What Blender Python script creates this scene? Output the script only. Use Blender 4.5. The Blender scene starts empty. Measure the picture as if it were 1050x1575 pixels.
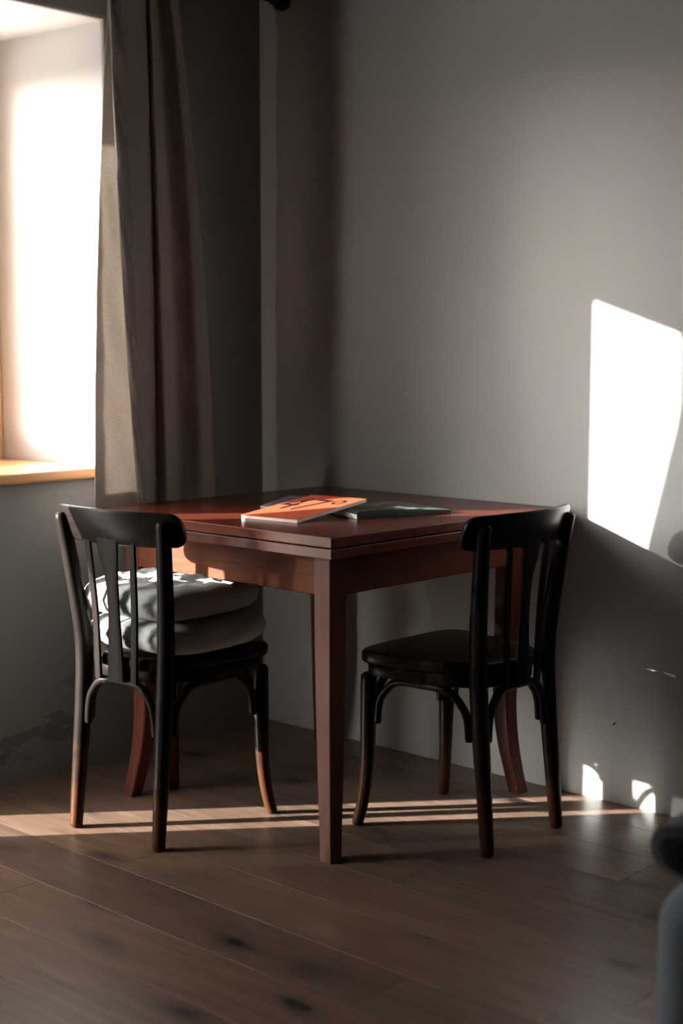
import bpy, bmesh, math, random
from mathutils import Vector, Matrix
R = math.radians
random.seed(11)
scn = bpy.context.scene
COL = scn.collection

# ------------------------------------------------------------------ camera
cam_d = bpy.data.cameras.new('camera')
cam = bpy.data.objects.new('camera', cam_d); COL.objects.link(cam)
cam_d.sensor_fit = 'VERTICAL'; cam_d.sensor_height = 36.0; cam_d.sensor_width = 24.0
cam_d.lens = 2208.47 / 1575 * 36
cam.location = (-3.151, -3.204, 1.1614)
cam.rotation_euler = (R(90 - 6.356), 0, R(42.312 - 90))
cam_d.dof.use_dof = True; cam_d.dof.focus_distance = 3.42; cam_d.dof.aperture_fstop = 2.4
cam_d.clip_start = 0.05
scn.camera = cam

# ------------------------------------------------------------------ sky, sun, exposure
SUN_AZ, SUN_EL = -41.5, 13.2           # direction the light travels (from +x), elevation
SUN_STRENGTH, SKY_STRENGTH = 46.0, 1.3
w = bpy.data.worlds.new('world'); scn.world = w; w.use_nodes = True
nt = w.node_tree
bg = nt.nodes['Background']
sky = nt.nodes.new('ShaderNodeTexSky'); sky.sky_type = 'NISHITA'
sky.sun_disc = False; sky.sun_elevation = R(SUN_EL)
sdx, sdy = -math.cos(R(SUN_AZ)), -math.sin(R(SUN_AZ))
sky.sun_rotation = math.atan2(sdx, sdy)
sky.air_density = 1.0; sky.dust_density = 1.5; sky.ozone_density = 1.0
hs = nt.nodes.new('ShaderNodeHueSaturation'); hs.inputs['Saturation'].default_value = 0.2
nt.links.new(sky.outputs[0], hs.inputs['Color']); nt.links.new(hs.outputs[0], bg.inputs[0]); bg.inputs[1].default_value = SKY_STRENGTH
sl = bpy.data.lights.new('sun', 'SUN'); sun = bpy.data.objects.new('sun', sl); COL.objects.link(sun)
sl.energy = SUN_STRENGTH; sl.angle = R(0.55); sl.color = (1.0, 0.96, 0.91)
tv = Vector((math.cos(R(SUN_AZ)), math.sin(R(SUN_AZ)), -math.tan(R(SUN_EL)))).normalized()
sun.rotation_euler = tv.to_track_quat('-Z', 'Y').to_euler(); sun.location = (-6, 6, 4)
vs = scn.view_settings
vs.view_transform = 'Standard'; vs.look = 'None'; vs.gamma = 1.0; vs.use_curve_mapping = False
vs.exposure = 0.0
scn.cycles.max_bounces = 12; scn.cycles.diffuse_bounces = 6; scn.cycles.glossy_bounces = 4
scn.cycles.transparent_max_bounces = 12

# ------------------------------------------------------------------ materials
def mat(name):
    m = bpy.data.materials.new(name); m.use_nodes = True
    n = m.node_tree.nodes; return m, n, m.node_tree.links, n['Principled BSDF']

def N(n, t, **k):
    x = n.new(t)
    for a, b in k.items(): setattr(x, a, b)
    return x

def ramp(n, stops, interp='LINEAR'):
    r = n.new('ShaderNodeValToRGB'); e = r.color_ramp; e.interpolation = interp
    while len(e.elements) < len(stops): e.elements.new(0.5)
    for el, (p, c) in zip(e.elements, stops):
        el.position = p; el.color = (*c, 1) if len(c) == 3 else c
    return r

def bump(n, l, b, h, dist, strength=1.0):
    x = n.new('ShaderNodeBump'); x.inputs['Distance'].default_value = dist; x.inputs['Strength'].default_value = strength
    l.new(h, x.inputs['Height']); l.new(x.outputs[0], b.inputs['Normal'])

def simple(name, col, rough=0.5, metal=0.0, noise=0.0, scale=30, **k):
    m, n, l, b = mat(name)
    b.inputs['Roughness'].default_value = rough; b.inputs['Metallic'].default_value = metal
    tc = N(n, 'ShaderNodeTexCoord'); nz = N(n, 'ShaderNodeTexNoise'); nz.inputs['Scale'].default_value = scale
    nz.inputs['Detail'].default_value = 4
    l.new(tc.outputs['Object'], nz.inputs['Vector'])
    f = noise
    r = ramp(n, [(0.3, tuple(c * (1 - f) for c in col)), (0.7, tuple(min(1, c * (1 + f)) for c in col))])
    l.new(nz.outputs[0], r.inputs[0]); l.new(r.outputs[0], b.inputs['Base Color'])
    for a, v in k.items(): b.inputs[a.replace('_', ' ')].default_value = v
    return m

def plaster(name, stains=False, k=1.0):
    m, n, l, b = mat(name); b.inputs['Roughness'].default_value = 0.85
    b.inputs['Specular IOR Level'].default_value = 0.25
    g = N(n, 'ShaderNodeNewGeometry')
    nz = N(n, 'ShaderNodeTexNoise'); nz.inputs['Scale'].default_value = 1.3; nz.inputs['Detail'].default_value = 3
    l.new(g.outputs['Position'], nz.inputs['Vector'])
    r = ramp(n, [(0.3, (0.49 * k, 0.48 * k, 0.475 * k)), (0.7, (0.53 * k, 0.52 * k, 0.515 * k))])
    l.new(nz.outputs[0], r.inputs[0]); col = r.outputs[0]
    if stains:      # flaked damp patch low on the wall, near the floor
        sp = N(n, 'ShaderNodeSeparateXYZ'); l.new(g.outputs['Position'], sp.inputs[0])
        n2 = N(n, 'ShaderNodeTexNoise'); n2.inputs['Scale'].default_value = 7.5; n2.inputs['Detail'].default_value = 7
        n2.inputs['Roughness'].default_value = 0.62
        mp = N(n, 'ShaderNodeMapping'); mp.inputs['Scale'].default_value = (0.75, 1, 1.7); mp.inputs['Location'].default_value = (0.35, 0, 0.4)
        l.new(g.outputs['Position'], mp.inputs[0]); l.new(mp.outputs[0], n2.inputs['Vector'])
        # height band: a sloping band from z .10 at x=-.95 to z .15 at x=-.72
        a = N(n, 'ShaderNodeMath', operation='MULTIPLY_ADD'); a.inputs[1].default_value = -0.17; a.inputs[2].default_value = -0.272
        l.new(sp.outputs['X'], a.inputs[0])
        d = N(n, 'ShaderNodeMath', operation='ADD'); l.new(sp.outputs['Z'], d.inputs[0]); l.new(a.outputs[0], d.inputs[1])
        ab = N(n, 'ShaderNodeMath', operation='ABSOLUTE'); l.new(d.outputs[0], ab.inputs[0])
        k = N(n, 'ShaderNodeMapRange'); k.inputs['From Min'].default_value = 0.0; k.inputs['From Max'].default_value = 0.12
        k.inputs['To Min'].default_value = 0.13; k.inputs['To Max'].default_value = -0.16
        l.new(ab.outputs[0], k.inputs[0])
        xx = N(n, 'ShaderNodeMapRange'); xx.inputs['From Min'].default_value = -0.62; xx.inputs['From Max'].default_value = -0.72
        xx.inputs['To Min'].default_value = -0.3; xx.inputs['To Max'].default_value = 0.0
        l.new(sp.outputs['X'], xx.inputs[0])
        s = N(n, 'ShaderNodeMath', operation='ADD'); l.new(n2.outputs[0], s.inputs[0]); l.new(k.outputs[0], s.inputs[1])
        s2 = N(n, 'ShaderNodeMath', operation='ADD'); l.new(s.outputs[0], s2.inputs[0]); l.new(xx.outputs[0], s2.inputs[1])
        t = ramp(n, [(0.55, (0, 0, 0)), (0.575, (0.95, 0.95, 0.95)), (0.68, (0.55, 0.55, 0.55))]); l.new(s2.outputs[0], t.inputs[0])
        # isolated smudge higher up
        v = N(n, 'ShaderNodeVectorMath', operation='SUBTRACT'); v.inputs[1].default_value = (-0.735, 0, 0.25)
        l.new(g.outputs['Position'], v.inputs[0])
        v2 = N(n, 'ShaderNodeVectorMath', operation='MULTIPLY'); v2.inputs[1].default_value = (14, 0, 45); l.new(v.outputs[0], v2.inputs[0])
        ln = N(n, 'ShaderNodeVectorMath', operation='LENGTH'); l.new(v2.outputs[0], ln.inputs[0])
        sm = N(n, 'ShaderNodeMath', operation='MULTIPLY_ADD'); sm.inputs[1].default_value = 1.6; l.new(n2.outputs[0], sm.inputs[0])
        neg = N(n, 'ShaderNodeMath', operation='MULTIPLY'); neg.inputs[1].default_value = -1; l.new(ln.outputs['Value'], neg.inputs[0])
        l.new(neg.outputs[0], sm.inputs[2])
        smr = ramp(n, [(0.0, (0, 0, 0)), (0.5, (0.6, 0.6, 0.6))]); l.new(sm.outputs[0], smr.inputs[0])
        mxm = N(n, 'ShaderNodeMath', operation='MAXIMUM'); l.new(t.outputs[0], mxm.inputs[0]); l.new(smr.outputs[0], mxm.inputs[1])
        mx = N(n, 'ShaderNodeMix', data_type='RGBA'); l.new(mxm.outputs[0], mx.inputs[0]); l.new(col, mx.inputs[6])
        mx.inputs[7].default_value = (0.13, 0.15, 0.14, 1); col = mx.outputs[2]
    l.new(col, b.inputs['Base Color'])
    n3 = N(n, 'ShaderNodeTexNoise'); n3.inputs['Scale'].default_value = 14; n3.inputs['Detail'].default_value = 5
    l.new(g.outputs['Position'], n3.inputs['Vector']); bump(n, l, b, n3.outputs[0], 0.0015, 0.4)
    return m

def wood(name, dark, light, rough=0.35, scale=(60, 60, 3), contrast=1.0, per_object=True, wear=None, coat=0.0, knots=False):
    m, n, l, b = mat(name); b.inputs['Roughness'].default_value = rough
    tc = N(n, 'ShaderNodeTexCoord'); src = tc.outputs['Object']
    if per_object:
        oi = N(n, 'ShaderNodeObjectInfo')
        cv = N(n, 'ShaderNodeVectorMath', operation='SCALE'); cv.inputs[0].default_value = (7.3, 13.1, 5.7)
        l.new(oi.outputs['Random'], cv.inputs['Scale'])
        ad = N(n, 'ShaderNodeVectorMath', operation='ADD'); l.new(src, ad.inputs[0]); l.new(cv.outputs[0], ad.inputs[1]); src = ad.outputs[0]
    mp = N(n, 'ShaderNodeMapping'); mp.inputs['Scale'].default_value = scale; l.new(src, mp.inputs[0])
    nz = N(n, 'ShaderNodeTexNoise'); nz.inputs['Scale'].default_value = 1; nz.inputs['Detail'].default_value = 6; nz.inputs['Distortion'].default_value = 0.6
    nz.inputs['Roughness'].default_value = 0.6
    l.new(mp.outputs[0], nz.inputs['Vector'])
    r = ramp(n, [(0.5 - 0.25 / contrast, dark), (0.5 + 0.25 / contrast, light)]); l.new(nz.outputs[0], r.inputs[0])
    col = r.outputs[0]
    if knots:
        # broad cathedral figure
        mp2 = N(n, 'ShaderNodeMapping'); mp2.inputs['Scale'].default_value = (7, 1.1, 7); l.new(src, mp2.inputs[0])
        nb = N(n, 'ShaderNodeTexNoise'); nb.inputs['Scale'].default_value = 1; nb.inputs['Detail'].default_value = 2; l.new(mp2.outputs[0], nb.inputs['Vector'])
        ml = N(n, 'ShaderNodeMath', operation='MULTIPLY'); ml.inputs[1].default_value = 55; l.new(nb.outputs[0], ml.inputs[0])
        sn = N(n, 'ShaderNodeMath', operation='SINE'); l.new(ml.outputs[0], sn.inputs[0])
        rr = ramp(n, [(0.0, (0.80, 0.80, 0.80)), (0.75, (1, 1, 1))]); l.new(sn.outputs[0], rr.inputs[0])
        mu = N(n, 'ShaderNodeMix', data_type='RGBA', blend_type='MULTIPLY'); mu.inputs[0].default_value = 0.8
        l.new(col, mu.inputs[6]); l.new(rr.outputs[0], mu.inputs[7]); col = mu.outputs[2]
        # per plank tint
        tr = ramp(n, [(0, (0.78, 0.76, 0.76)), (0.5, (1, 0.97, 0.94)), (1, (1.1, 1.02, 0.95))]); l.new(oi.outputs['Random'], tr.inputs[0])
        mu2 = N(n, 'ShaderNodeMix', data_type='RGBA', blend_type='MULTIPLY'); mu2.inputs[0].default_value = 1
        l.new(col, mu2.inputs[6]); l.new(tr.outputs[0], mu2.inputs[7]); col = mu2.outputs[2]
        # smoky clouds and dark knots
        mp3 = N(n, 'ShaderNodeMapping'); mp3.inputs['Scale'].default_value = (6.5, 3.0, 6); l.new(src, mp3.inputs[0])
        vo = N(n, 'ShaderNodeTexVoronoi'); vo.inputs['Scale'].default_value = 1.0; l.new(mp3.outputs[0], vo.inputs['Vector'])
        dn = N(n, 'ShaderNodeTexNoise'); dn.inputs['Scale'].default_value = 3.5; dn.inputs['Detail'].default_value = 5; l.new(mp3.outputs[0], dn.inputs['Vector'])
        sb = N(n, 'ShaderNodeMath', operation='MULTIPLY_ADD'); sb.inputs[1].default_value = 0.22; l.new(dn.outputs[0], sb.inputs[0]); l.new(vo.outputs['Distance'], sb.inputs[2])
        kr = ramp(n, [(0.19, (0.14, 0.17, 0.21)), (0.225, (0.5, 0.52, 0.56)), (0.33, (0.86, 0.87, 0.88)), (0.42, (1, 1, 1))]); l.new(sb.outputs[0], kr.inputs[0])
        mu3 = N(n, 'ShaderNodeMix', data_type='RGBA', blend_type='MULTIPLY'); mu3.inputs[0].default_value = 1
        l.new(col, mu3.inputs[6]); l.new(kr.outputs[0], mu3.inputs[7]); col = mu3.outputs[2]
    if wear:
        wc, z0, z1 = wear
        g = N(n, 'ShaderNodeNewGeometry'); sp = N(n, 'ShaderNodeSeparateXYZ'); l.new(g.outputs['Position'], sp.inputs[0])
        nw = N(n, 'ShaderNodeTexNoise'); nw.inputs['Scale'].default_value = 18; nw.inputs['Detail'].default_value = 4; l.new(g.outputs['Position'], nw.inputs['Vector'])
        zr = N(n, 'ShaderNodeMapRange'); zr.inputs['From Min'].default_value = z0; zr.inputs['From Max'].default_value = z1
        zr.inputs['To Min'].default_value = 0.55; zr.inputs['To Max'].default_value = -0.25
        l.new(sp.outputs['Z'], zr.inputs[0])
        sm = N(n, 'ShaderNodeMath', operation='ADD'); l.new(nw.outputs[0], sm.inputs[0]); l.new(zr.outputs[0], sm.inputs[1])
        rr = ramp(n, [(0.5, (0, 0, 0)), (0.8, (1, 1, 1))]); l.new(sm.outputs[0], rr.inputs[0])
        mx = N(n, 'ShaderNodeMix', data_type='RGBA'); l.new(rr.outputs[0], mx.inputs[0]); l.new(col, mx.inputs[6]); mx.inputs[7].default_value = (*wc, 1)
        col = mx.outputs[2]
    l.new(col, b.inputs['Base Color'])
    b.inputs['Specular IOR Level'].default_value = 0.32
    if coat: b.inputs['Coat Weight'].default_value = coat; b.inputs['Coat Roughness'].default_value = 0.12
    bump(n, l, b, nz.outputs[0], 0.0012, 0.35)
    return m

def fabric(name, col, weave=900, transl=0.0, rough=0.9, sheen=0.3, var=0.12, open_weave=0.0):
    m, n, l, b = mat(name); b.inputs['Roughness'].default_value = rough
    b.inputs['Sheen Weight'].default_value = sheen; b.inputs['Specular IOR Level'].default_value = 0.2
    tc = N(n, 'ShaderNodeTexCoord')
    nz = N(n, 'ShaderNodeTexNoise'); nz.inputs['Scale'].default_value = 1; nz.inputs['Detail'].default_value = 3
    mp = N(n, 'ShaderNodeMapping'); mp.inputs['Scale'].default_value = (weave * 0.15, weave * 0.15, weave); l.new(tc.outputs['Object'], mp.inputs[0]); l.new(mp.outputs[0], nz.inputs['Vector'])
    r = ramp(n, [(0.3, tuple(c * (1 - var) for c in col)), (0.7, tuple(c * (1 + var) for c in col))])
    l.new(nz.outputs[0], r.inputs[0]); l.new(r.outputs[0], b.inputs['Base Color'])
    bump(n, l, b, nz.outputs[0], 0.001, 0.4)
    if transl:
        t = N(n, 'ShaderNodeBsdfTranslucent'); l.new(r.outputs[0], t.inputs[0])
        mx = N(n, 'ShaderNodeMixShader'); mx.inputs[0].default_value = transl
        l.new(b.outputs[0], mx.inputs[1]); l.new(t.outputs[0], mx.inputs[2])
        out = mx.outputs[0]
        if open_weave:      # gaps between the threads let some light straight through
            tp = N(n, 'ShaderNodeBsdfTransparent'); m2 = N(n, 'ShaderNodeMixShader'); m2.inputs[0].default_value = open_weave
            l.new(out, m2.inputs[1]); l.new(tp.outputs[0], m2.inputs[2]); out = m2.outputs[0]
        l.new(out, n['Material Output'].inputs[0])
    return m

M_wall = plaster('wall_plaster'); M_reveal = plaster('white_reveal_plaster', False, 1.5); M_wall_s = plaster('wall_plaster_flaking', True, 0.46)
M_floor = wood('smoked_oak', (0.145, 0.09, 0.068), (0.25, 0.167, 0.126), 0.36, (70, 2.2, 40), 1.1, True, None, 0.0, True)
M_floor.node_tree.nodes['Principled BSDF'].inputs['Specular IOR Level'].default_value = 0.5
M_sub = simple('floor_base', (0.05, 0.04, 0.035), 0.9)
M_black = wood('black_stained_beech', (0.006, 0.005, 0.005), (0.018, 0.013, 0.011), 0.32, (45, 45, 6), 1.0, True, ((0.045, 0.017, 0.007), 0.0, 0.30), 0.15)
M_rail = wood('black_stained_rail', (0.007, 0.006, 0.006), (0.02, 0.014, 0.012), 0.28, (6, 60, 60), 1.0, True, None, 0.2)
M_mahog = wood('mahogany_top', (0.095, 0.017, 0.009), (0.16, 0.032, 0.017), 0.24, (50, 3, 50), 1.0, True, None, 0.0)
M_mahog_a = wood('mahogany_apron', (0.085, 0.022, 0.010), (0.16, 0.045, 0.019), 0.35, (5, 5, 60), 1.0, True, None, 0.0)
M_mahog_l = wood('mahogany_leg', (0.072, 0.017, 0.011), (0.115, 0.030, 0.018), 0.33, (60, 60, 4), 1.0, True, None, 0.0)
for m_, sp_, ro_ in ((M_mahog, 0.24, 0.25), (M_black, 0.06, 0.36), (M_rail, 0.09, 0.30), (M_mahog_a, 0.08, 0.5), (M_mahog_l, 0.2, 0.42)):
    p_ = m_.node_tree.nodes['Principled BSDF']; p_.inputs['Specular IOR Level'].default_value = sp_; p_.inputs['Roughness'].default_value = ro_; p_.inputs['Coat Weight'].default_value = 0
M_sill = wood('pine_sill', (0.42, 0.20, 0.085), (0.55, 0.29, 0.13), 0.4, (3, 60, 60), 0.9, False)
M_frame = wood('pine_window_frame', (0.45, 0.27, 0.14), (0.55, 0.35, 0.2), 0.45, (50, 50, 4), 0.8, True)
M_linen = fabric('linen_curtain', (0.47, 0.425, 0.39), 420, 0.33)
M_sheer = fabric('sheer_linen_curtain', (0.66, 0.64, 0.61), 420, 0.78, open_weave=0.03)
M_linen_h = fabric('linen_hem', (0.36, 0.32, 0.29), 420, 0.06)
M_cush = fabric('grey_cushion_cotton', (0.48, 0.515, 0.52), 500, 0.0, 0.85, 0.2, 0.05)
M_arm = fabric('grey_blue_upholstery', (0.17, 0.21, 0.27), 500, 0.0, 0.9, 0.4)
M_navy = fabric('navy_wool', (0.006, 0.010, 0.022), 300, 0.0, 0.95, 0.3)
M_metal = simple('black_iron', (0.015, 0.014, 0.014), 0.4, 0.7)
M_steel = simple('hinge_steel', (0.5, 0.48, 0.45), 0.35, 1.0)
M_paper = simple('paper_edges', (0.78, 0.76, 0.72), 0.7, 0, 0.05, 200)
M_orange = simple('orange_cover', (0.70, 0.125, 0.06), 0.3, 0, 0.04, 10)
M_ink = simple('black_ink', (0.012, 0.010, 0.010), 0.35)
M_spine = simple('dark_teal_spine', (0.015, 0.03, 0.032), 0.5)
M_leaf = simple('grey_leaflet', (0.30, 0.32, 0.31), 0.4, 0, 0.1)
M_bounce = simple('pale_bounce', (0.60, 0.59, 0.57), 0.9, 0, 0.08, 3)
M_ground = simple('ground', (0.05, 0.055, 0.03), 0.95, 0, 0.3, 2)
M_absorb = wood('dark_fill_absorber', (0.016, 0.010, 0.007), (0.035, 0.022, 0.015), 0.5, (4, 4, 40), 1.0, False)  # invented dark finish: unseen walls and ceiling soak up fill light
M_chip = simple('chipped_plaster', (0.05, 0.045, 0.04), 0.9)

def landscape():
    m, n, l, b = mat('landscape_cover'); b.inputs['Roughness'].default_value = 0.35; b.inputs['Specular IOR Level'].default_value = 0.25
    tc = N(n, 'ShaderNodeTexCoord'); mp = N(n, 'ShaderNodeMapping'); mp.inputs['Scale'].default_value = (10, 16, 1); mp.inputs['Rotation'].default_value = (0, 0, 0.5)
    l.new(tc.outputs['Object'], mp.inputs[0])
    nz = N(n, 'ShaderNodeTexNoise'); nz.inputs['Scale'].default_value = 1.6; nz.inputs['Detail'].default_value = 7; nz.inputs['Distortion'].default_value = 1.2
    l.new(mp.outputs[0], nz.inputs['Vector'])
    r = ramp(n, [(0.30, (0.012, 0.05, 0.045)), (0.42, (0.04, 0.06, 0.03)), (0.49, (0.16, 0.15, 0.05)), (0.54, (0.07, 0.08, 0.09)), (0.60, (0.32, 0.36, 0.38)), (0.66, (0.10, 0.13, 0.16)), (0.75, (0.5, 0.52, 0.5))])
    l.new(nz.outputs[0], r.inputs[0])
    # teal water along the near left corner of the print
    sp = N(n, 'ShaderNodeSeparateXYZ'); l.new(tc.outputs['Object'], sp.inputs[0])
    s = N(n, 'ShaderNodeMath', operation='MULTIPLY_ADD'); s.inputs[1].default_value = 1.1; l.new(sp.outputs['Y'], s.inputs[0]); l.new(sp.outputs['X'], s.inputs[2])
    k = N(n, 'ShaderNodeMapRange'); k.inputs['From Min'].default_value = 0.10; k.inputs['From Max'].default_value = 0.04; l.new(s.outputs[0], k.inputs[0])
    mx = N(n, 'ShaderNodeMix', data_type='RGBA'); l.new(k.outputs[0], mx.inputs[0]); l.new(r.outputs[0], mx.inputs[6]); mx.inputs[7].default_value = (0.02, 0.16, 0.11, 1)
    l.new(mx.outputs[2], b.inputs['Base Color']); return m
M_land = landscape()

def glass_mat():
    m = bpy.data.materials.new('window_glass'); m.use_nodes = True; n = m.node_tree.nodes; l = m.node_tree.links
    n.remove(n['Principled BSDF'])
    t = N(n, 'ShaderNodeBsdfTransparent'); t.inputs[0].default_value = (0.97, 0.98, 0.97, 1)
    g = N(n, 'ShaderNodeBsdfGlossy'); g.inputs['Roughness'].default_value = 0.02
    lw = N(n, 'ShaderNodeLayerWeight'); lw.inputs[0].default_value = 0.5
    pw = N(n, 'ShaderNodeMath', operation='POWER'); pw.inputs[1].default_value = 4.0; l.new(lw.outputs['Facing'], pw.inputs[0])
    f = N(n, 'ShaderNodeMath', operation='MULTIPLY_ADD'); f.inputs[1].default_value = 0.6; f.inputs[2].default_value = 0.03; l.new(pw.outputs[0], f.inputs[0])
    mx = N(n, 'ShaderNodeMixShader'); l.new(f.outputs[0], mx.inputs[0]); l.new(t.outputs[0], mx.inputs[1]); l.new(g.outputs[0], mx.inputs[2])
    l.new(mx.outputs[0], n['Material Output'].inputs[0]); return m
M_glass = glass_mat()

# ------------------------------------------------------------------ helpers
def obj(name, bm, m, parent=None, smooth=True, angle=40, kind=None, label=None):
    me = bpy.data.meshes.new(name)
    bmesh.ops.recalc_face_normals(bm, faces=bm.faces[:])
    bm.to_mesh(me); bm.free()
    me.materials.append(m)
    if smooth:
        for p in me.polygons: p.use_smooth = True
        try: me.set_sharp_from_angle(angle=R(angle))
        except Exception: pass
    o = bpy.data.objects.new(name, me); COL.objects.link(o)
    if parent: o.parent = parent
    if kind: o['kind'] = kind
    if label: o['label'] = label
    return o

def empty(name, loc=(0, 0, 0), rz=0, label=None, cat=None, group=None):
    o = bpy.data.objects.new(name, None); COL.objects.link(o); o.location = loc; o.rotation_euler = (0, 0, rz)
    o.empty_display_size = 0.05
    tag(o, label, cat, group); return o

def tag(o, label=None, cat=None, group=None, kind=None):
    if label: o['label'] = label
    if cat: o['category'] = cat
    if group: o['group'] = group
    if kind: o['kind'] = kind
    return o

def box(x0, x1, y0, y1, z0, z1, bev=0.0, seg=2, bm=None):
    bm2 = bmesh.new()
    bmesh.ops.create_cube(bm2, size=1)
    for v in bm2.verts:
        v.co = Vector((x0 + (v.co.x + .5) * (x1 - x0), y0 + (v.co.y + .5) * (y1 - y0), z0 + (v.co.z + .5) * (z1 - z0)))
    if bev: bmesh.ops.bevel(bm2, geom=bm2.edges[:], offset=bev, segments=seg, affect='EDGES', profile=0.5)
    if bm is None: return bm2
    me = bpy.data.meshes.new('t'); bm2.to_mesh(me); bm2.free(); bm.from_mesh(me); bpy.data.meshes.remove(me)
    return bm

def catmull(pts, n):
    """pts: list of tuples of equal length; returns n samples per span."""
    P = [Vector(p) if len(p) <= 4 else p for p in pts]
    out = []
    L = len(pts)
    for i in range(L - 1):
        p0 = pts[max(i - 1, 0)]; p1 = pts[i]; p2 = pts[i + 1]; p3 = pts[min(i + 2, L - 1)]
        for k in range(n):
            t = k / n
            out.append(tuple(0.5 * ((2 * b) + (-a + c) * t + (2 * a - 5 * b + 4 * c - d) * t * t + (-a + 3 * b - 3 * c + d) * t ** 3)
                             for a, b, c, d in zip(p0, p1, p2, p3)))
    out.append(tuple(pts[-1])); return out

def sweep(pts, n=6, sides=14, expo=2.0, side_hint=(1, 0, 0), cap_round=True, bm=None):
    """pts: (x,y,z,ru,rv). ru along side_hint direction, rv perpendicular."""
    bm = bm or bmesh.new()
    S = catmull(pts, n) if n > 1 else [tuple(p) for p in pts]
    C = [Vector(s[:3]) for s in S]; rings = []
    hint = Vector(side_hint)
    m = len(S)
    ext = []
    for i in range(m):
        t = (C[min(i + 1, m - 1)] - C[max(i - 1, 0)]).normalized()
        u = (hint - t * hint.dot(t))
        u = u.normalized() if u.length > 1e-5 else t.orthogonal().normalized()
        v = t.cross(u).normalized()
        ext.append((C[i], u, v, S[i][3], S[i][4]))
    if cap_round:
        c, u, v, a, b = ext[0]; t = (C[1] - C[0]).normalized(); e = min(a, b) * .35
        ext.insert(0, (c, u, v, a * .72, b * .72)); ext[1] = (c + t * e, u, v, a, b)
        c, u, v, a, b = ext[-1]; t = (C[-1] - C[-2]).normalized(); e = min(a, b) * .35
        ext[-1] = (c - t * e, u, v, a, b); ext.append((c, u, v, a * .72, b * .72))
    for c, u, v, a, b in ext:
        ring = []
        for k in range(sides):
            th = 2 * math.pi * (k + .5) / sides
            cs, sn = math.cos(th), math.sin(th)
            q = (abs(cs) ** expo + abs(sn) ** expo) ** (-1 / expo)
            ring.append(bm.verts.new(c + u * (a * cs * q) + v * (b * sn * q)))
        rings.append(ring)
    for i in range(len(rings) - 1):
        for k in range(sides):
            bm.faces.new((rings[i][k], rings[i][(k + 1) % sides], rings[i + 1][(k + 1) % sides], rings[i + 1][k]))
    bm.faces.new(rings[0][::-1]); bm.faces.new(rings[-1])
    return bm

def plate(outline, z0, z1, bev, seg=3):
    """extruded convex outline in xy with rounded edges."""
    bm = bmesh.new()
    vs_ = [bm.verts.new((x, y, z0)) for x, y in outline]
    f = bm.faces.new(vs_)
    r = bmesh.ops.extrude_face_region(bm, geom=[f])
    top = [v for v in r['geom'] if isinstance(v, bmesh.types.BMVert)]
    for v in top: v.co.z = z1
    bmesh.ops.recalc_face_normals(bm, faces=bm.faces[:])
    ed = [e for e in bm.edges if abs(e.verts[0].co.z - e.verts[1].co.z) < 1e-6]
    if bev: bmesh.ops.bevel(bm, geom=ed, offset=bev, segments=seg, affect='EDGES', profile=0.5)
    return bm

def dup(root, loc, rz, label=None, group=None, cat=None):
    r = root.copy(); COL.objects.link(r); r.location = loc; r.rotation_euler = (0, 0, rz)
    if label: r['label'] = label
    if group: r['group'] = group
    for ch in list(root.children):
        c = ch.copy(); COL.objects.link(c); c.parent = r
        for g in list(ch.children):
            d = g.copy(); COL.objects.link(d); d.parent = c
    return r

# ------------------------------------------------------------------ room shell
RX, RY, RZ, WT = -5.2, -5.6, 2.62, 0.55
WX0, WX1, WZ0, WZ1 = -1.25, -0.598, 0.815, 2.062      # window opening
DX1O, WX0O = -1.77, -1.705                              # the pier between them leans: splayed reveals
DX0, DX1, DZ1 = -2.72, -1.36, 2.062                    # glazed door opening
def wall_with_openings():
    bm = bmesh.new()
    xs = [RX - .3, DX0, DX1, WX0, WX1, 0.0, 0.35]; zs = [-0.08, WZ0, WZ1, RZ + .2]
    V = {}
    def vv(i, k):
        if (i, k) not in V: V[(i, k)] = bm.verts.new((xs[i], 0, zs[k]))
        return V[(i, k)]
    hole = {(1, 0), (1, 1), (3, 1)}
    fs = []
    for i in range(len(xs) - 1):
        for k in range(len(zs) - 1):
            if (i, k) in hole: continue
            fs.append(bm.faces.new((vv(i, k), vv(i + 1, k), vv(i + 1, k + 1), vv(i, k + 1))))
    r = bmesh.ops.extrude_face_region(bm, geom=fs)
    for v in r['geom']:
        if isinstance(v, bmesh.types.BMVert):
            v.co.y = WT
            if abs(v.co.x - DX1) < 1e-5: v.co.x = DX1O
            elif abs(v.co.x - WX0) < 1e-5: v.co.x = WX0O
            elif abs(v.co.x - WX1) < 1e-5: v.co.x = -.635
    bmesh.ops.recalc_face_normals(bm, faces=bm.faces[:])
    def near(a, b): return abs(a - b) < 1e-5
    ed = []
    for e in bm.edges:
        a, b = e.verts[0].co, e.verts[1].co
        if not (near(a.y, 0) and near(b.y, 0)): continue
        n0 = [f.normal for f in e.link_faces]
        if len(n0) == 2 and abs(n0[0].dot(n0[1])) < 0.5 and RX < a.x < -0.1 and a.z > -0.05 and a.z < RZ and b.z > -.05: ed.append(e)
    bmesh.ops.bevel(bm, geom=ed, offset=0.014, segments=4, affect='EDGES', profile=0.5)
    return bm
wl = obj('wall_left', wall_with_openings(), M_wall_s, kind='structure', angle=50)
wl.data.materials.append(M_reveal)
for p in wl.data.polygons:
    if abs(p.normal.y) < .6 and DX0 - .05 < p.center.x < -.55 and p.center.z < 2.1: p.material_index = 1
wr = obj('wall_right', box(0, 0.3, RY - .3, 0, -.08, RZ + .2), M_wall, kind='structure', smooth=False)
obj('wall_back', box(RX - .3, 0.3, RY - .3, RY, -.08, RZ + .2), M_absorb, kind='structure', smooth=False)
obj('wall_side', box(RX - .3, RX, RY, 0, -.08, RZ + .2), M_absorb, kind='structure', smooth=False)
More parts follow.
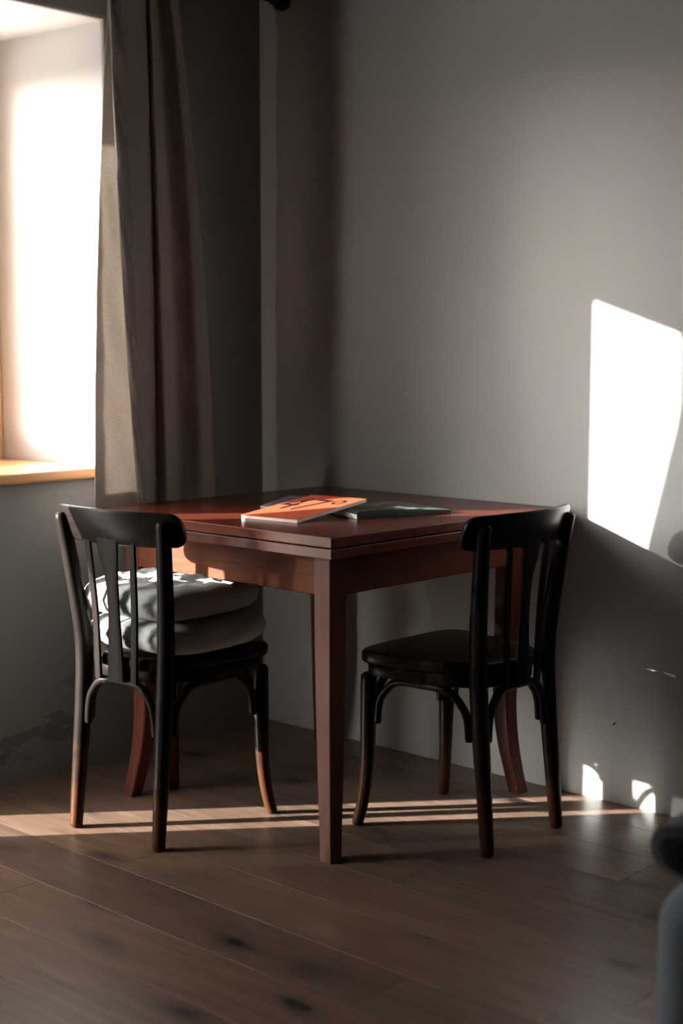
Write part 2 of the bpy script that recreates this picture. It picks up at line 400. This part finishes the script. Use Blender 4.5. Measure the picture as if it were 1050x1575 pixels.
obj('ceiling', box(RX, 0, RY, 0, RZ, RZ + .2), M_absorb, kind='structure', smooth=False)
# a small chip in the plaster of the right wall
ch = sweep([(-.0005, -1.281, .2045, .0008, .0008), (-.001, -1.286, .207, .0012, .0022), (-.001, -1.293, .2135, .0008, .0008)], 4, 6, 2.0, (1, 0, 0))
obj('paint_chip', ch, M_chip, wr)

fl = obj('floor', box(RX, 0, RY, 0, -.07, -.019), M_sub, kind='structure', smooth=False)
obj('reveal_floor', box(DX0, DX1O, 0, WT, -.07, -.001), M_sub, fl, smooth=False)
PW = 0.172; known = {1: -.705, -1: -1.23, 2: -1.567, -3: -1.598, 0: -1.936}
def plank(x0, x1, y0, y1):
    bm = box(-(x1 - x0) / 2 + .0003, (x1 - x0) / 2 - .0003, -(y1 - y0) / 2 + .0005, (y1 - y0) / 2 - .0005, -.018, 0, 0.0004, 1)
    o = obj('plank', bm, M_floor, fl, angle=30); o.location = ((x0 + x1) / 2, (y0 + y1) / 2, random.uniform(-.0004, 0.0))
for k in range(-5, 26):
    x1 = -.82 - PW * k; x0 = x1 - PW
    x1 = min(x1, 0); x0 = max(x0, RX)
    if x1 - x0 < .02: continue
    L = 2.2
    j = known.get(k, -2.35 - random.uniform(0, .5) if k % 2 else -.15 - random.uniform(0.0, .1))
    cuts = [0.0]; y = j
    while y < -0.1 - L: y += L
    while y + L < -0.05: y += L
    while y > RY:
        if y < -.03: cuts.append(y)
        y -= L
    cuts.append(RY)
    for a, b in zip(cuts[:-1], cuts[1:]):
        if a - b > .03: plank(x0, x1, b, a)

# exterior ground
g = obj('ground', box(-70, 70, WT + .02, 75, -.35, -.15), M_ground, kind='structure', smooth=False)

def ridge():
    bm = bmesh.new(); n = 60; rows = []
    for k in range(n + 1):
        an = R(20 + 150 * k / n); h = 1.9 + .5 * math.sin(k * .7) + .3 * math.sin(k * 1.9 + 1)
        c = Vector((math.cos(an), math.sin(an), 0))
        rows.append([bm.verts.new(c * r_ + Vector((0, 0, z_))) for r_, z_ in ((36, -.4), (42, h * .7), (50, h), (62, -.4))])
    for a, b in zip(rows[:-1], rows[1:]):
        for k in range(3): bm.faces.new((a[k], a[k + 1], b[k + 1], b[k]))
    return bm
obj('sky_block_ridge', ridge(), M_ground, kind='structure')  # unseen ridge added to hold back light from the low sky

obj('bounce_slab', box(-9, 3, WT + .02, 5.5, -.15, -.10), M_bounce, kind='structure', smooth=False)  # unseen pale slab added to bounce sunlight up onto the window reveals

# ------------------------------------------------------------------ window and glazed door
def framed(name, x0, x1, z0, z1, y, wf, bottom, head):
    root = empty(name, ((x0 + x1) / 2, y, z0)); root['kind'] = 'structure'
    cx = (x0 + x1) / 2; a, b = x0 - cx, x1 - cx; h = z1 - z0
    fr = bmesh.new(); t = .03
    for q in ((a, a + wf * .45, 0, h), (b - wf * .45, b, 0, h), (a + wf * .45, b - wf * .45, 0, bottom * .45), (a + wf * .45, b - wf * .45, h - wf * .45 - head, h)):
        box(q[0], q[1], -t, t, q[2], q[3], .003, 1, fr)
    obj('frame', fr, M_frame, root)
    s = bmesh.new(); i0, i1, j0, j1 = a + wf * .45, b - wf * .45, bottom * .45, h - wf * .45 - head; sw = wf * .55
    for q in ((i0, i0 + sw, j0, j1), (i1 - sw, i1, j0, j1), (i0 + sw, i1 - sw, j0, j0 + bottom * .55), (i0 + sw, i1 - sw, j1 - sw, j1)):
        box(q[0], q[1], -t - .008, t - .012, q[2], q[3], .004, 1, s)
    sash = obj('sash', s, M_frame, root)
    obj('pane', box(i0 + sw - .004, i1 - sw + .004, -.012, -.006, j0 + bottom * .55 - .004, j1 - sw + .004), M_glass, sash, smooth=False)
    for hz in (h * .035, h * .9):
        hb = bmesh.new(); sweep([(i1 + .002, -t - .016, hz, .006, .006), (i1 + .002, -t - .016, hz + .07, .006, .006)], 1, 10, 2, bm=hb)
        obj('hinge', hb, M_steel, root)
    hd = bmesh.new(); hx = i0 + sw / 2; hz = h * .5
    sweep([(hx, -t - .008, hz, .009, .009), (hx, -t - .055, hz, .008, .008)], 1, 10, 2, bm=hd)
    sweep([(hx, -t - .052, hz + .005, .008, .008), (hx, -t - .056, hz - .06, .008, .009), (hx, -t - .05, hz - .115, .006, .008)], 4, 10, 2, bm=hd)
    obj('handle', hd, M_steel, root)
    return root
framed('window_1', WX0O + .02, -.632, WZ0, WZ1, .50, .12, .12, 0)
framed('door_1', DX0, DX1O + .02, -.0, DZ1, .50, .12, .13, .048)

# sill: an oak board with a rounded nosing
sb = plate([(WX0 + .004, 0), (WX1 - .002, 0), (-.634, .47), (WX0O + .045, .47)], WZ0, .842, 0)
obj('sill_inner', sb, M_sill, None, kind='structure', smooth=False).name = 'trim_1'
nb = box(WX0 - .03, WX1 + .03, -.035, -.0005, .8155, .8425, .006, 3)
obj('trim_2', nb, M_sill, None, kind='structure', angle=30)

# ------------------------------------------------------------------ curtains
CT = [(-0.72, -0.18), (-0.712, -0.18), (-0.695, -0.18), (-0.673, -0.18), (-0.66, -0.185), (-0.711, -0.2), (-0.751, -0.215), (-0.727, -0.225), (-0.705, -0.235), (-0.65, -0.21), (-0.594, -0.17), (-0.569, -0.15), (-0.574, -0.17), (-0.546, -0.15), (-0.504, -0.12), (-0.487, -0.13), (-0.49, -0.16), (-0.447, -0.14), (-0.423, -0.1), (-0.458, -0.085), (-0.516, -0.085), (-0.567, -0.1), (-0.62, -0.095)]
CM = [(-0.783, -0.195), (-0.75, -0.19), (-0.717, -0.19), (-0.682, -0.19), (-0.66, -0.195), (-0.694, -0.21), (-0.733, -0.225), (-0.719, -0.235), (-0.68, -0.23), (-0.632, -0.21), (-0.585, -0.17), (-0.546, -0.14), (-0.553, -0.17), (-0.503, -0.14), (-0.46, -0.115), (-0.437, -0.13), (-0.421, -0.16), (-0.359, -0.13), (-0.349, -0.1), (-0.406, -0.08), (-0.49, -0.08), (-0.561, -0.095), (-0.6, -0.09)]
CB = [(-0.807, -0.195), (-0.764, -0.19), (-0.709, -0.19), (-0.669, -0.19), (-0.641, -0.195), (-0.662, -0.207), (-0.682, -0.217), (-0.67, -0.222), (-0.651, -0.218), (-0.622, -0.2), (-0.575, -0.16), (-0.544, -0.14), (-0.547, -0.18), (-0.491, -0.14), (-0.441, -0.11), (-0.419, -0.13), (-0.4, -0.165), (-0.323, -0.13), (-0.316, -0.1), (-0.387, -0.075), (-0.474, -0.075), (-0.553, -0.09), (-0.63, -0.085)]
ZT, ZM, ZB = 2.10, 1.414, 0.756
def lag(z):
    return ((z - ZM) * (z - ZB) / ((ZT - ZM) * (ZT - ZB)), (z - ZT) * (z - ZB) / ((ZM - ZT) * (ZM - ZB)), (z - ZT) * (z - ZM) / ((ZB - ZT) * (ZB - ZM)))
def curtain_mesh(T, Mm, B, z0, z1, nz=44, sub=9, thick=.0022, cols=None, off=0.0, wr_amp=.0018):
    bm = bmesh.new(); rows = []
    rnd = random.Random(3); ph = [rnd.uniform(0, 6.28) for _ in range(6)]
    for i in range(nz + 1):
        z = z0 + (z1 - z0) * i / nz; a, b, c = lag(z)
        P = [(t[0] * a + m_[0] * b + q[0] * c, t[1] * a + m_[1] * b + q[1] * c) for t, m_, q in zip(T, Mm, B)]
        S = catmull(P, sub)
        if cols: S = S[cols[0]:cols[1] + 1]
        row = []
        for k, (x, y) in enumerate(S):
            wob = wr_amp * (math.sin(z * 23 + k * .31 + ph[0]) + .6 * math.sin(z * 51 - k * .23 + ph[1]) + .4 * math.sin(z * 97 + k * .5 + ph[2]))
            row.append(bm.verts.new((x + wob * .6, y + wob - off, z)))
        rows.append(row)
    for i in range(nz):
        for k in range(len(rows[0]) - 1):
            bm.faces.new((rows[i][k], rows[i][k + 1], rows[i + 1][k + 1], rows[i + 1][k]))
    bm.normal_update()
    fcs = bm.faces[:]
    bmesh.ops.solidify(bm, geom=fcs, thickness=thick)
    return bm
cur = empty('curtain', (0, 0, 0), 0, 'heavy grey beige linen curtain drawn beside the bright window', 'curtain')
obj('drape', curtain_mesh(CT, CM, CB, .725, 2.165), M_linen, cur, angle=60)
obj('sun_block_layer', curtain_mesh(CT, CM, CB, .7255, 2.1645, cols=(68, 112), thick=.0016, off=-.005), M_linen_h, cur, angle=60)  # hidden layer added behind the folds to stop sun shining through
obj('hem', curtain_mesh(CT, CM, CB, .7255, 2.1645, cols=(53, 68), thick=.0016, off=.0026), M_linen_h, cur, angle=60, label='stitched leading edge hem')
# second panel, left of the glazed door
def left_edge(z):
    if z < .75: return -1.515
    if z < 1.0: return -1.515 + .075 * (z - .75) / .25
    return -1.545 if z > 1.5 else (-1.44 if z < 1.1 else -1.44 - .105 * (z - 1.1) / .4)
def panel2():
    bm = bmesh.new(); rows = []; nz, nx = 40, 110
    for i in range(nz + 1):
        z = .02 + (2.165 - .02) * i / nz; xe = left_edge(z) ; xs_ = -2.8
        row = []
        for k in range(nx + 1):
            t = k / nx
            row.append(bm.verts.new((xs_ + (xe - xs_) * t, -.10 - .028 * math.sin(t * 62 + .3 * math.sin(z * 2)) , z)))
        rows.append(row)
    for i in range(nz):
        for k in range(nx): bm.faces.new((rows[i][k], rows[i][k + 1], rows[i + 1][k + 1], rows[i + 1][k]))
    bm.normal_update(); return bm
cur2 = empty('curtain', (0, 0, 0), 0, 'pale sheer linen curtain at the glazed door, beyond the left end of the window sill', 'curtain')
obj('drape', panel2(), M_sheer, cur2, angle=60)

rod = empty('curtain_rod', (-1.58, -.15, 2.183), 0, 'black iron curtain rod with a ball finial high in the corner', 'curtain rod')
obj('rod', sweep([(-1.55, 0, 0, .011, .011), (1.495, 0, 0, .011, .011)], 1, 16, 2, (0, 0, 1)), M_metal, rod)
for s in (-1, 1):
    bm = bmesh.new(); bmesh.ops.create_uvsphere(bm, u_segments=24, v_segments=16, radius=.029)
    for v in bm.verts: v.co.x = v.co.x * .95 + s * 1.522
    sweep([(s * 1.478, 0, 0, .016, .016), (s * 1.50, 0, 0, .013, .013)], 1, 16, 2, (0, 0, 1), bm=bm)
    obj('finial', bm, M_metal, rod)
for bx in (-1.45, .12):
    bm = bmesh.new()
    box(bx - .012, bx + .012, .138, .1495, -.05, .05, .003, 1, bm)
    sweep([(bx, .14, 0, .007, .007), (bx, .03, -.012, .007, .007), (bx, 0, -.016, .009, .007)], 4, 10, 2, (1, 0, 0), bm=bm)
    obj('bracket', bm, M_metal, rod)

# ------------------------------------------------------------------ table
TW, TD = .862, .866
tbl = empty('dining_table', (-.4425, -.683, 0), R(-1.0), 'square mahogany dining table with fold-out top in the corner', 'table')
hw, hd = TW / 2, TD / 2
obj('table_top', box(-hw, hw, -hd, hd, .7365, .760, .0022, 2), M_mahog, tbl, angle=18)
obj('folding_leaf', box(-hw, hw, -hd, hd, .711, .7345, .0022, 2), M_mahog, tbl, angle=18)
ins = .066
for (x0, x1, y0, y1) in ((-hw + ins, -hw + ins + .022, -hd + ins + .03, hd - ins - .03), (hw - ins - .022, hw - ins, -hd + ins + .03, hd - ins - .03),
                         (-hw + ins + .03, hw - ins - .03, -hd + ins, -hd + ins + .022), (-hw + ins + .03, hw - ins - .03, hd - ins - .022, hd - ins)):
    obj('apron', box(x0, x1, y0, y1, .614, .7105, .002, 1), M_mahog_a, tbl, angle=18)
def table_leg(sx, sy):
    px, py = sx * (hw - ins - .0265), sy * (hd - ins - .0265)
    pts = []
    for z, o, r in ((.7105, 0, .0275), (.60, 0, .0275), (.42, -.003, .0262), (.25, -.006, .0235), (.14, .001, .0215), (.06, .012, .0195), (0, .022, .0185)):
        pts.append((px + sx * o, py + sy * o, z, r, r))
    bm = bmesh.new(); S = catmull(pts, 5); rings = []
    c = .14
    for x, y, z, r, _ in S:
        ring = []
        for qx, qy in ((-1, -1 + c), (-1 + c, -1), (1 - c, -1), (1, -1 + c), (1, 1 - c), (1 - c, 1), (-1 + c, 1), (-1, 1 - c)):
            ring.append(bm.verts.new((x + qx * r, y + qy * r, z)))
        rings.append(ring)
    for a, b in zip(rings[:-1], rings[1:]):
        for k in range(8): bm.faces.new((a[k], a[(k + 1) % 8], b[(k + 1) % 8], b[k]))
    bm.faces.new(rings[0]); bm.faces.new(rings[-1]); return bm
for sx in (-1, 1):
    for sy in (-1, 1): obj('leg', table_leg(sx, sy), M_mahog_l, tbl, angle=25)

# ------------------------------------------------------------------ chairs
def seat_outline(gr=0.0):
    P = []
    key = [(0, .195), (.10, .193), (.160, .182), (.184, .158), (.187, .11), (.172, .02), (.150, -.08), (.122, -.135), (.08, -.162), (0, -.170)]
    S = catmull([(a, b) for a, b in key], 4)
    right = S; left = [(-x, y) for x, y in reversed(S[1:-1])]
    out = right + left
    return [(x * (1 - gr), (y - .01) * (1 - gr) + .01) for x, y in out]
def make_chair(loc, rz, label):
    t = empty('bentwood_chair', loc, rz, label, 'chair', 'chairs at the table')
    # saddle seat with a shallow dish
    bm = plate(seat_outline(), .413, .445, .010, 3)
    obj('seat', bm, M_rail, t, angle=45)
    obj('seat_frame', plate(seat_outline(.07), .382, .4135, .006, 2), M_black, t, angle=45)
    for s in (-1, 1):
        obj('back_post', sweep([(s * .141, -.187, 0, 0.0147, 0.0147), (s * .139, -.175, .13, 0.0171, 0.0171), (s * .137, -.158, .32, 0.0195, 0.0201), (s * .139, -.152, .46, 0.0195, 0.0207), (s * .153, -.165, .61, 0.0177, 0.0189), (s * .170, -.187, .778, 0.0159, 0.0171)], 6, 16, 2.6), M_black, t)
        obj('leg', sweep([(s * .172, .190, 0, 0.0136, 0.0136), (s * .163, .180, .055, 0.0144, 0.0144), (s * .1565, .1715, .14, 0.0159, 0.0159), (s * .155, .168, .27, 0.0189, 0.0189), (s * .155, .166, .384, 0.0195, 0.0195)], 6, 16, 2.4), M_black, t)
    # curved top rail
    bm = bmesh.new(); nx = 36; W = .204
    def yb(x): return -.204 + 1.25 * x * x
    zb, zt = .713, .799; rc = .026; prof = []
    for i in range(nx + 1):
        u = -1 + 2 * i / nx; x = W * math.sin(u * math.pi / 2)
        e = W - abs(x); k = 0 if e >= rc else rc - math.sqrt(max(0, rc * rc - (rc - e) ** 2))
        k = min(k, rc * .98)
        # a slight crown on the top edge
        t_ = zt - .004 * (x / W) ** 2 - k; b_ = zb + .003 * (x / W) ** 2 + k
        nrm = Vector((-2.5 * x, 1, 0)).normalized(); c = Vector((x, yb(x), 0)); lean = -.012
        h2 = .009; ring = []
        for (dv, zz) in ((-h2 * .55, t_), (h2 * .55, t_), (h2, t_ - .005), (h2, b_ + .005), (h2 * .55, b_), (-h2 * .55, b_), (-h2, b_ + .005), (-h2, t_ - .005)):
            if t_ - b_ < .012: zz = (t_ + b_) / 2 + (zz - (t_ + b_) / 2) * .5
            q = c + nrm * dv; q.z = zz; q.y += lean * (zz - .755) / .04
            ring.append(bm.verts.new(q))
        prof.append(ring)
    for a, b in zip(prof[:-1], prof[1:]):
        for k in range(8): bm.faces.new((a[k], a[(k + 1) % 8], b[(k + 1) % 8], b[k]))
    bm.faces.new(prof[0]); bm.faces.new(prof[-1])
    obj('top_rail', bm, M_rail, t, angle=50)
    # vase-shaped splat and two flat spindles
    obj('splat', sweep([(0, -.1785, .385, .026, .0045), (0, -.1785, .44, .0235, .0045), (0, -.181, .545, .0175, .0045), (0, -.187, .63, .0195, .0045), (0, -.196, .69, .030, .0045), (0, -.201, .730, .034, .0045)], 6, 16, 6, (1, 0, 0), False), M_black, t)
    for s in (-1, 1):
        obj('spindle', sweep([(s * .060, -.1775, .385, .0100, .0045), (s * .066, -.179, .55, .0095, .0042), (s * .075, -.192, .728, .0090, .0042)], 6, 12, 5, (1, 0, 0), False), M_black, t)
    # bentwood braces hugging the legs
    def brace(A, B, zl, zt_):
        A, B = Vector(A), Vector(B); d = B - A
        pts = []
        for f, z in ((0, zl), (.02, zl + .05), (.075, zt_ - .035), (.22, zt_ - .004), (.5, zt_), (.78, zt_ - .004), (.925, zt_ - .035), (.98, zl + .05), (1, zl)):
            q = A + d * f; pts.append((q.x, q.y, z, .0098, .0098))
        return sweep(pts, 5, 12, 2, (d.y, -d.x, 0))
    obj('brace', brace((-.114, -.164, 0), (.114, -.164, 0), .262, .380), M_black, t)
    obj('brace', brace((-.131, .170, 0), (.131, .170, 0), .262, .376), M_black, t)
    for s in (-1, 1):
        obj('brace', brace((s * .141, -.131, 0), (s * .152, .141, 0), .262, .376), M_black, t)
    return t
CL, CR = (-.858, -.539, 0), (-.407, -1.104, 0)
c1 = make_chair(CL, R(-85), 'dark bentwood chair on the left, carrying two grey tufted cushions')
c2 = dup(c1, CR, 0.0, 'dark bentwood chair on the right with a bare wooden seat', 'chairs at the table')

# ------------------------------------------------------------------ seat cushions
def cushion(name, label, lx, ly, z0, rz, half, th, seed, bow):
    rnd = random.Random(seed)
    bm = bmesh.new(); n = 44; V = {}
    tufts = [(a, b) for a in (-.5, .0, .5) for b in (-.5, 0, .5)]
    folds = [(rnd.uniform(0, 6.28), rnd.uniform(5, 11), rnd.uniform(0, 6.28)) for _ in range(5)]
    def height(u, v):
        e = max(0.0, (1 - abs(u) ** 5) * (1 - abs(v) ** 5)) ** .36
        h = e
        for a, b in tufts:
            d2 = (u - a) ** 2 + (v - b) ** 2; h -= .42 * e * math.exp(-d2 / .014)
            d = math.sqrt(d2) + 1e-4; an = math.atan2(v - b, u - a)
            h += .07 * e * math.sin(an * 7 + seed + a * 3) * math.exp(-((d - .17) / .1) ** 2)
        for an, fr, ph in folds:
            h += .035 * e * math.sin((u * math.cos(an) + v * math.sin(an)) * fr + ph)
        # channel between the pads
        for c in (-.25, .25):
            h -= .06 * e * math.exp(-((u - c) / .04) ** 2) + .06 * e * math.exp(-((v - c) / .04) ** 2)
        return h
    def pos(i, j, side):
        u, v = -1 + 2 * i / n, -1 + 2 * j / n
        x = u * math.sqrt(1 - .30 * v * v) * 1.08; y = v * math.sqrt(1 - .30 * u * u) * 1.08
        edge = max(abs(u), abs(v))
        pk = 1 + .02 * math.sin(math.atan2(v, u) * 13 + seed) * edge ** 4
        z = side * th * .5 * height(u, v) + bow * (x * x * .5 - .15)
        if side < 0: z = -th * .5 * (max(0, (1 - abs(u) ** 6) * (1 - abs(v) ** 6)) ** .4) + bow * (x * x * .5 - .15) * .2
        return Vector((x * half * pk, y * half * pk, th * .5 + z))
    for side in (1, -1):
        for i in range(n + 1):
            for j in range(n + 1):
                bd = i in (0, n) or j in (0, n)
                if bd and (i, j, 1) in V: V[(i, j, side)] = V[(i, j, 1)]; continue
                V[(i, j, side)] = bm.verts.new(pos(i, j, side))
        for i in range(n):
            for j in range(n):
                q = (V[(i, j, side)], V[(i + 1, j, side)], V[(i + 1, j + 1, side)], V[(i, j + 1, side)])
                bm.faces.new(q if side > 0 else q[::-1])
    c = math.cos(R(-85)); s = math.sin(R(-85))
    wx, wy = CL[0] + c * lx - s * ly, CL[1] + s * lx + c * ly
    o = empty(name, (wx, wy, z0), rz, label, 'cushion', 'cushions on the left chair')
    obj('cover', bm, M_cush, o, angle=180)
    for a, b in tufts:
        i, j = round((a + 1) / 2 * n), round((b + 1) / 2 * n); p = pos(i, j, 1)
        k = bmesh.new(); bmesh.ops.create_uvsphere(k, u_segments=12, v_segments=8, radius=.0085)
        for v in k.verts: v.co = Vector((v.co.x, v.co.y, v.co.z * .5)) + p + Vector((0, 0, .0015))
        obj('button', k, M_cush, o)
    return o
cushion('seat_cushion', 'lower grey tufted cushion, squeezed directly onto the chair seat', 0.012, .026, .4452, R(-85), .172, .086, 2, 0.0)
cushion('seat_cushion', 'upper grey tufted cushion, topmost of the two on the left chair', -.004, .014, .526, R(-87), .170, .090, 5, 0.0)

# ------------------------------------------------------------------ magazines
def magazine(name, label, loc, rz, w_, l_, th, cover, tilt=None, bend=None):
    o = empty(name, loc, rz, label, 'magazine')
    if tilt: o.rotation_euler = (tilt[0], tilt[1], rz)
    def sheet(z0, z1, dx0=0, dx1=0, dy0=0, dy1=0):
        bm = bmesh.new(); n = 24; m_ = 12; V = []
        for zz in (z0, z1):
            g_ = [[bm.verts.new((dx0 + (l_ - dx0 - dx1) * i / n, dy0 + (w_ - dy0 - dy1) * j / m_, (bend(i / n, j / m_, zz) if bend else zz))) for j in range(m_ + 1)] for i in range(n + 1)]
            V.append(g_)
        for i in range(n):
            for j in range(m_):
                bm.faces.new((V[1][i][j], V[1][i + 1][j], V[1][i + 1][j + 1], V[1][i][j + 1]))
                bm.faces.new((V[0][i][j + 1], V[0][i + 1][j + 1], V[0][i + 1][j], V[0][i][j]))
        for i in range(n):
            bm.faces.new((V[0][i][0], V[0][i + 1][0], V[1][i + 1][0], V[1][i][0])); bm.faces.new((V[0][i + 1][m_], V[0][i][m_], V[1][i][m_], V[1][i + 1][m_]))
        for j in range(m_):
            bm.faces.new((V[0][0][j + 1], V[0][0][j], V[1][0][j], V[1][0][j + 1])); bm.faces.new((V[0][n][j], V[0][n][j + 1], V[1][n][j + 1], V[1][n][j]))
        return bm
    obj('pages', sheet(.0006, th - .0006, .0012, .0012, .0012, .0012), M_paper, o, angle=30)
    obj('front_cover', sheet(th - .0006, th), cover, o, angle=30)
    obj('back_cover', sheet(0, .0006), cover, o, angle=30)
    if bend: obj('spine', sheet(0, th, dy1=w_ - .0011), M_spine, o, angle=30)
    return o
# orange magazine: near edge on the table, far end propped on the landscape one
om = magazine('magazine', 'orange magazine with black number 47 lying tilted on the table', (-.737, -.866, .7604), R(5), .176, .278, .0085, M_orange, (0, R(-5.6)))
def number(txt, size, x, y, rot, sx=1.0):
    cu = bpy.data.curves.new('number', 'FONT'); cu.body = txt; cu.size = size; cu.extrude = .0001; cu.align_x = 'LEFT'
    to = bpy.data.objects.new('number', cu); COL.objects.link(to)
    dg = bpy.context.evaluated_depsgraph_get(); me = bpy.data.meshes.new_from_object(to.evaluated_get(dg))
    COL.objects.unlink(to); bpy.data.objects.remove(to)
    me.materials.clear(); me.materials.append(M_ink)
    for v in me.vertices: v.co.x *= sx
    o = bpy.data.objects.new('cover_number', me); COL.objects.link(o); o.parent = om
    o.location = (x, y, .0087); o.rotation_euler = (0, 0, rot); return o
number('47°', .195, .098, .172, R(-90), .57)
# landscape magazine, slightly thicker and lifted at its left end
def bend_g(u, v, z): return z * (1.15 - .35 * u) + .010 * max(0, (v - .15)) * math.sin(math.pi * min(1, .25 + u * .75)) * (1 - .25 * u)
magazine('magazine', 'green and grey landscape magazine lying flat under the orange one', (-.583, -.917, .7603), R(-16.6), .210, .276, .0105, M_land, None, bend_g)
def leaflet():
    return magazine('leaflet', 'thin grey leaflet peeking out behind the orange magazine', (-.483, -.686, .7603), R(28.8), .150, .280, .0045, M_leaf)
lf = leaflet(); lf['category'] = 'leaflet'

# ------------------------------------------------------------------ armchair, right foreground
ac = empty('armchair', (-1.047, -2.682, 0), 0, 'grey blue upholstered armchair at the right edge, nearest the camera', 'armchair')
def rbox(x0, x1, y0, y1, z0, z1, r, seg=6): return box(x0, x1, y0, y1, z0, z1, r, seg)
obj('base', rbox(-.40, .42, -.34, .34, .10, .30, .03), M_arm, ac)
for s in (-1, 1):
    y0, y1 = (.27, .43) if s > 0 else (-.43, -.27)
    obj('arm', rbox(-.47, .42, y0, y1, .08, .462, .075, 8), M_arm, ac)
    for x in (-.38, .34):
        obj('foot', sweep([(x, s * .33, 0, .016, .016), (x, s * .33, .10, .024, .024)], 1, 14, 2), M_black, ac)
obj('seat_pad', rbox(-.44, .26, -.265, .265, .29, .43, .05), M_arm, ac)
obj('backrest', rbox(.24, .44, -.40, .40, .20, .86, .08, 8), M_arm, ac)
bl = bmesh.new()
sweep([(-.03, .02, 0, .060, .036), (.08, .01, .004, .072, .045), (.25, 0, .004, .075, .047), (.42, -.01, 0, .062, .038)], 6, 22, 2.3, (0, 1, 0), True, bl)
blo = obj('folded_throw', bl, M_navy); blo.location = (-1.465, -2.327, .499)
tag(blo, 'dark navy wool throw rolled on the arm of the armchair', 'throw')
